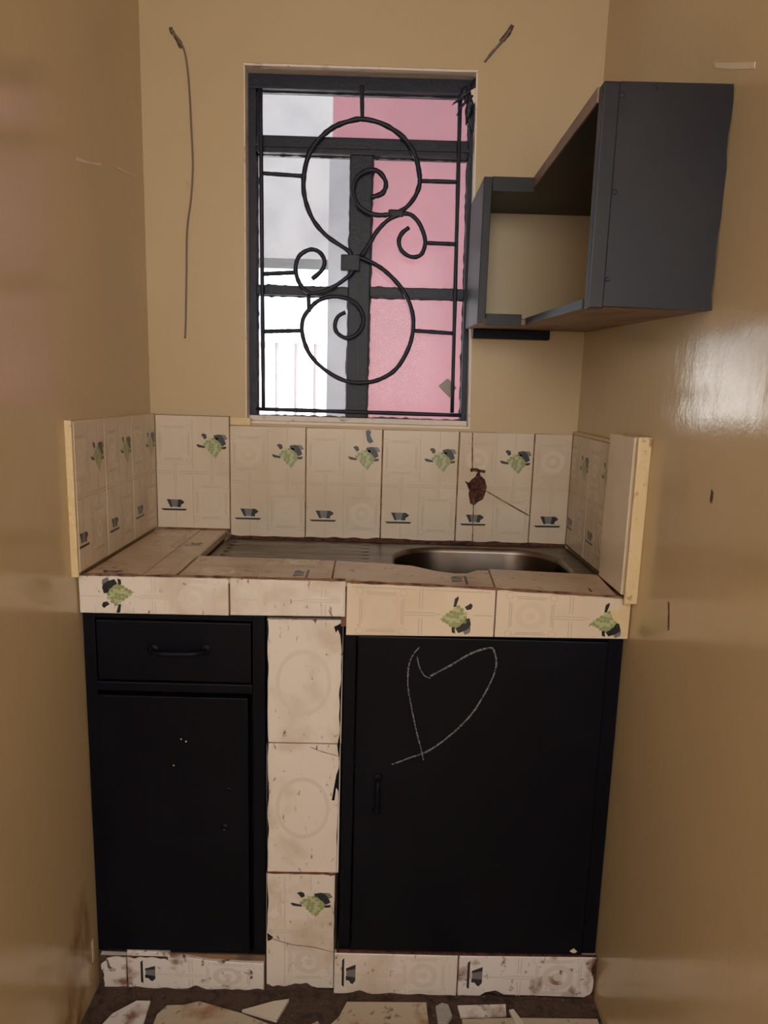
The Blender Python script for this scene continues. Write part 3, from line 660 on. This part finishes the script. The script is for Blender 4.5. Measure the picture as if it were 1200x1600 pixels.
ph = empty('tiled_plinth', (.19, -.24, 0), 'grimy tiled plinth under the left cupboard with drawer', 'plinth')
build('masonry', nbox(.006, .374, -.466, -.05, 0, .0845), M['mortar'], ph)
tile(ph, qb(.010, .066, .004, .086, -.477, .004, .085), (.1, 0, .2, .06), 1, base='tile_grimy', motifs='', t=.011)
tile(ph, qb(.069, .372, .002, .085, -.477, .001, .072), (.0, 0.02, .1, .3), 1, base='tile_grimy', motifs='cf', t=.011,
     cuts=[(0, 0), (1, 0), (1, 1), (.6, .99), (.4, 1.08), (.32, 1.0), (.30, 1.18), (0, 1.16)])
pr = empty('tiled_plinth', (.82, -.24, 0), 'white tiled plinth with two cup prints under the sink cupboard', 'plinth')
build('masonry', nbox(.533, W - .002, -.466, -.05, 0, .102), M['mortar'], pr)
tile(pr, qb(.529, .8035, .001, .104, -.478, .001, .104), (0, .03, .1, .3), 1, base='tile_dirty', motifs='cf', t=.012)
tile(pr, qb(.8065, 1.112, .003, .104, -.478, .005, .108), (0, .03, .1, .3), 1, base='tile_grimy', motifs='cf', t=.012,
     cuts=[(0, 0), (.16, .0), (.2, .09), (.28, .14), (.34, .04), (1, 0), (1, 1), (0, 1)])

fringe('dirt_fringe', ph, (.006, .0), (.374, .0), .004, .014, (0, 1), -.4779, M['mortar'], 50)
fringe('dirt_fringe', ph, (.008, .002), (.008, .086), .003, .018, (1, 0), -.4781, M['mortar'], 14)
fringe('dirt_fringe', ph, (.010, .0865), (.16, .0860), .001, .009, (0, -1), -.4780, M['rust'], 30)
fringe('dirt_fringe', pr, (.529, .0), (1.112, .0), .003, .012, (0, 1), -.4788, M['mortar'], 70)
fringe('dirt_fringe', pr, (1.1125, .002), (1.1125, .105), .004, .032, (-1, 0), -.4790, M['rust'], 15)
build('dirt_seam', nbox(.533, 1.112, -.4765, -.4705, .1045, .1092), M['rust'], pr)
build('dirt_seam', nbox(.08, .374, -.470, -.4665, .0735, .0870), M['brown_board'], ph)
# ------------------------------------------------------------------ cupboards
CF = -.466
def bow_handle(parent, a, b, out=.024, r=.0055, rose=.012):
    """bow pull handle with round end plates"""
    a, b = Vector(a), Vector(b); d = (b - a).normalized(); L_ = (b - a).length; n = Vector((0, -1, 0))
    bm = bmesh.new()
    P = [a + n * .002, a + n * .014 + d * .004, a + n * out + d * (L_ * .22), a + n * out + d * (L_ * .5), a + n * out + d * (L_ * .78), b + n * .014 - d * .004, b + n * .002]
    C_ = catmull(P, 5); k = len(C_)
    tube(bm, C_, r, 10, radii=[r * (.75 + .5 * math.sin(math.pi * i / (k - 1))) for i in range(k)])
    h = build('handle', bm, M['black_paint'], parent, smooth=True)
    for c in (a, b):
        bm = bmesh.new(); lathe(bm, [(rose, 0), (rose, .003), (rose * .6, .006)], c, 'Y', 16); build('rosette', bm, M['black_paint'], h)
    return h

lc = empty('drawer_cupboard', (.19, -.45, .086), 'black painted cupboard with a drawer above its door, left of the pillar', 'cupboard')
build('stile', nbox(.002, .026, CF, CF + .04, .0875, .876, w=.0015), M['black_paint'], lc)
build('stile', nbox(.3485, .374, CF, CF + .04, .0875, .876, w=.0015), M['black_paint'], lc)
build('top_rail', nbox(.026, .3485, CF, CF + .04, .863, .876, w=.0015), M['black_paint'], lc)
build('middle_rail', nbox(.026, .3485, CF - .004, CF + .04, .706, .727, w=.003), M['black_paint'], lc)
build('bottom_rail', nbox(.026, .3485, CF + .002, CF + .04, .0875, .096), M['black_paint'], lc)
build('back_board', nbox(.004, .372, CF + .0405, CF + .046, .0875, .876), M['black_paint'], lc)
dr = build('drawer', nbox(.0295, .3455, CF - .002, CF + .02, .7305, .859, w=.002), M['black_paint'], lc)
bow_handle(dr, (.145, CF - .002, .798), (.252, CF - .002, .800))
do = build('door', nbox(.0285, .3400, CF - .009, CF + .012, .0985, .699, w=.0025), M['black_paint'], lc)
for x, z, r in ((.289, .403, .008), (.297, .491, .006)):
    bm = bmesh.new(); lathe(bm, [(r, 0), (r * 1.05, .0015), (r * .7, .003), (r * .4, .0015)], (x, CF - .009, z), 'Y', 14); build('screw_boss', bm, M['black_paint'], do)
for x, z in ((.183, .545), (.20, .605), (.21, .60)):
    bm = bmesh.new(); slab_poly(bm, [(a, CF - .0095, b) for a, b in blob(x, z, .0018, .0018, 7, .4)], (0, -1, 0), .0004); build('paint_fleck', bm, M['chip'], do)

rc = empty('sink_cupboard', (.82, -.45, .104), 'large black painted cupboard with a chalk heart on its door, below the sink', 'cupboard')
build('stile', nbox(.5375, .562, CF - .003, CF + .04, .1055, .846, w=.0015), M['black_paint'], rc)
build('stile', nbox(1.082, 1.1115, CF, CF + .04, .1095, .848, w=.0015), M['black_paint'], rc)
build('top_rail', nbox(.562, 1.082, CF + .004, CF + .04, .825, .846), M['black_paint'], rc)
build('bottom_rail', nbox(.562, 1.082, CF + .004, CF + .04, .1095, .122), M['black_paint'], rc)
rd = build('door', nbox(.5655, 1.0785, CF - .010, CF + .003, .112, .842, w=.0025), M['black_paint'], rc)
DY = CF - .010
bow_handle(rd, (.6135, DY, .452), (.6145, DY, .528), out=.018, r=.0048, rose=.010)
bm = bmesh.new()
strokes = [([(.692, .821), (.679, .804), (.671, .778), (.671, .736), (.679, .694), (.692, .637), (.704, .594), (.709, .572)], .0026),
           ([(.688, .80), (.693, .779), (.703, .761), (.717, .754)], .0022),
           ([(.716, .759), (.753, .781), (.797, .81), (.836, .824), (.846, .814), (.851, .79), (.846, .762), (.828, .719), (.804, .676), (.766, .632), (.72, .594), (.68, .576), (.643, .56)], .0034)]
for pts, w in strokes: ribbon(bm, catmull([(x, DY - .0001, z) for x, z in pts], 6), w, (0, -1, 0), .0003, .3)
ch = build('chalk_heart', bm, M['chalk'], rd); ch['label'] = 'heart drawn in grey chalk lines'
bm = bmesh.new(); slab_poly(bm, [(x, DY - .0006, z) for x, z in blob(1.06, .122, .008, .005, 8, .4)], (0, -1, 0), .0006); build('paint_fleck', bm, M['chip'], rd)

# ------------------------------------------------------------------ corner shelf unit
sh = empty('corner_shelf', (1.0, -.3, 1.474), 'charcoal L-shaped open corner shelf hung on the right wall beside the window', 'shelf')
G = M['grey_paint']
X0, XI, YB, YP = .809, .919, -.228, -.707            # left end, inner face of the right leg, front of the back leg, end panel
ZT = 1.797
def zb(y): return 1.474 + (y - YP) * (.497 + 1.0 - 1.474) / (0 - YP) if True else 0
def sheet(name, pts, z0f, z1f, m):
    bm = bmesh.new(); k = len(pts)
    lo = [bm.verts.new((x, y, z0f(y))) for x, y in pts]; hi = [bm.verts.new((x, y, z1f(y))) for x, y in pts]
    bm.faces.new(list(reversed(lo))); bm.faces.new(hi)
    for i in range(k): bm.faces.new([lo[i], lo[(i + 1) % k], hi[(i + 1) % k], hi[i]])
    bmesh.ops.recalc_face_normals(bm, faces=bm.faces)
    return build(name, bm, m, sh)
Lsh = [(X0 + .0005, -.002), (X0 + .0005, YB + .0005), (XI, YB + .0005), (XI, YP + .022), (W, YP + .022), (W, -.002)]
sheet('top_board', Lsh, lambda y: ZT - .020, lambda y: ZT, G)
sheet('bottom_board', [(x, y) for x, y in Lsh], lambda y: zb(y), lambda y: zb(y) + .012, M['brown_board'])
sheet('shelf_lining', [(X0 + .02, -.004), (X0 + .02, YB + .006), (XI + .006, YB + .006), (XI + .006, YP + .024), (W - .002, YP + .024), (W - .002, -.004)], lambda y: zb(y) + .0122, lambda y: zb(y) + .0135, G)
bm = bmesh.new()
hexa(bm, [(X0, YB, zb(YB)), (X0 + .018, YB, zb(YB)), (X0 + .018, -.002, zb(0)), (X0, -.002, zb(0)), (X0, YB, ZT), (X0 + .018, YB, ZT), (X0 + .018, -.002, ZT), (X0, -.002, ZT)]); bev(bm, .0012, 1)
build('side_panel', bm, G, sh)
build('front_rail', nbox(X0 + .0185, XI, YB - .004, YB + .006, ZT - .030, ZT, w=.001), G, sh)
build('front_rail', nbox(X0 + .0185, XI - .012, YB - .004, YB + .006, 1.486, 1.511, w=.001), G, sh)
# end panel facing the room, with its edge strip
bm = bmesh.new(); k = 14
edge = [(W - random.uniform(.0, .004), 1.474 + (ZT + .002 - 1.474) * i / k) for i in range(k + 1)]
pp = [(XI + .024, 1.476)] + edge + [(XI + .024, ZT + .001)]
slab_poly(bm, [(x, YP, z) for x, z in pp], (0, -1, 0), .021)
ep = build('end_panel', bm, G, sh)
bm = nbox(XI - .001, XI + .0235, YP - .003, YP + .021, 1.472, ZT, w=.002); build('edge_strip', bm, G, sh)
for x, z in ((.947, 1.779), (.995, 1.790), (.947, 1.643), (.947, 1.516)):
    bm = bmesh.new(); lathe(bm, [(.004, 0), (.004, .001), (.0025, .0018)], (x, YP, z), 'Y', 10); build('screw', bm, M['iron'], ep)
# inner face strips along the right leg (board edges seen from the left)
bm = bmesh.new(); hexa(bm, [(XI - .0035, YP + .0215, zb(YP) - .001), (XI - .0005, YP + .0215, zb(YP) - .001), (XI - .0005, YB - .0045, zb(YB) - .001), (XI - .0035, YB - .0045, zb(YB) - .001),
                       (XI - .0035, YP + .0215, zb(YP) + .014), (XI - .0005, YP + .0215, zb(YP) + .014), (XI - .0005, YB - .0045, zb(YB) + .014), (XI - .0035, YB - .0045, zb(YB) + .014)])
build('edge_strip', bm, G, sh)
build('edge_strip', nbox(XI - .0035, XI - .0005, YP + .0215, YB - .0045, ZT - .021, ZT + .001), M['brown_board'], sh)
bm = bmesh.new(); k = 24; ys = [YP + .03 + (YB - .02 - YP - .03) * i / k for i in range(k + 1)]
wv = [.004 + .03 * abs(math.sin(i * .9) * .5 + random.uniform(0, .5)) * (1 - .5 * i / k) for i in range(k + 1)]
lo_ = [(XI + .0015, y, zb(y) + .0137) for y in ys]; hi_ = [(XI + .0015 + wv[i], ys[i], zb(ys[i]) + .0137) for i in range(k, -1, -1)]
slab_poly(bm, [Vector(q) + Vector((0, 0, .0006)) for q in lo_ + hi_], (0, 0, 1), .0006)
build('bare_patch', bm, M['chip'], sh)
build('support_batten', nbox(.826, 1.02, -.026, -.001, 1.473, 1.4960, w=.002), M['black_paint'], sh)

# ------------------------------------------------------------------ outside the window
tag(build('ground_outside', nbox(-4, 4, .15, 7, -.2, -.1), M['paving']), 'pale paving of the yard outside the window', kind='structure')
tag(build('neighbour_wall', nbox(.373, 3.2, 1.2, 1.4, -.1, 3.4), M['pink']), 'pink painted neighbouring wall seen through the right window panes', 'wall')
tag(build('corner_pilaster', nbox(.365, .461, 1.16, 1.1995, -.1, 2.28), M['pale_wall']), 'pale grey pilaster against the edge of the pink wall outside', 'pilaster')
tag(build('alley_shade_slab', nbox(-1.9, 3.2, .151, 1.17, 2.75, 2.85), M['pale_wall']), 'grey roof slab added unseen over the alley to darken the pink wall', 'shade')  # out of view, added to keep sun and sky off the pink wall
tag(build('far_building', nbox(-3.0, .9, 2.9, 3.3, 2.16, 4.2), M['far_render']), 'grey rendered upper wall outside, behind the upper left pane', 'building')
gt = empty('yard_gate', (0, 2.45, -.1), 'white sheet metal yard gate with upright ribs seen through the lower left pane', 'gate')
build('sheet', nbox(-1.0, .26, 2.46, 2.47, -.05, 1.60), M['white_metal'], gt)
build('top_rail', nbox(-1.0, .30, 2.44, 2.48, 1.605, 1.635), M['gate_rib'], gt)
for i in range(11):
    x = -.98 + i * .115
    build('rib', nbox(x, x + .014, 2.44, 2.4595, -.05, 1.60), M['gate_rib'], gt)
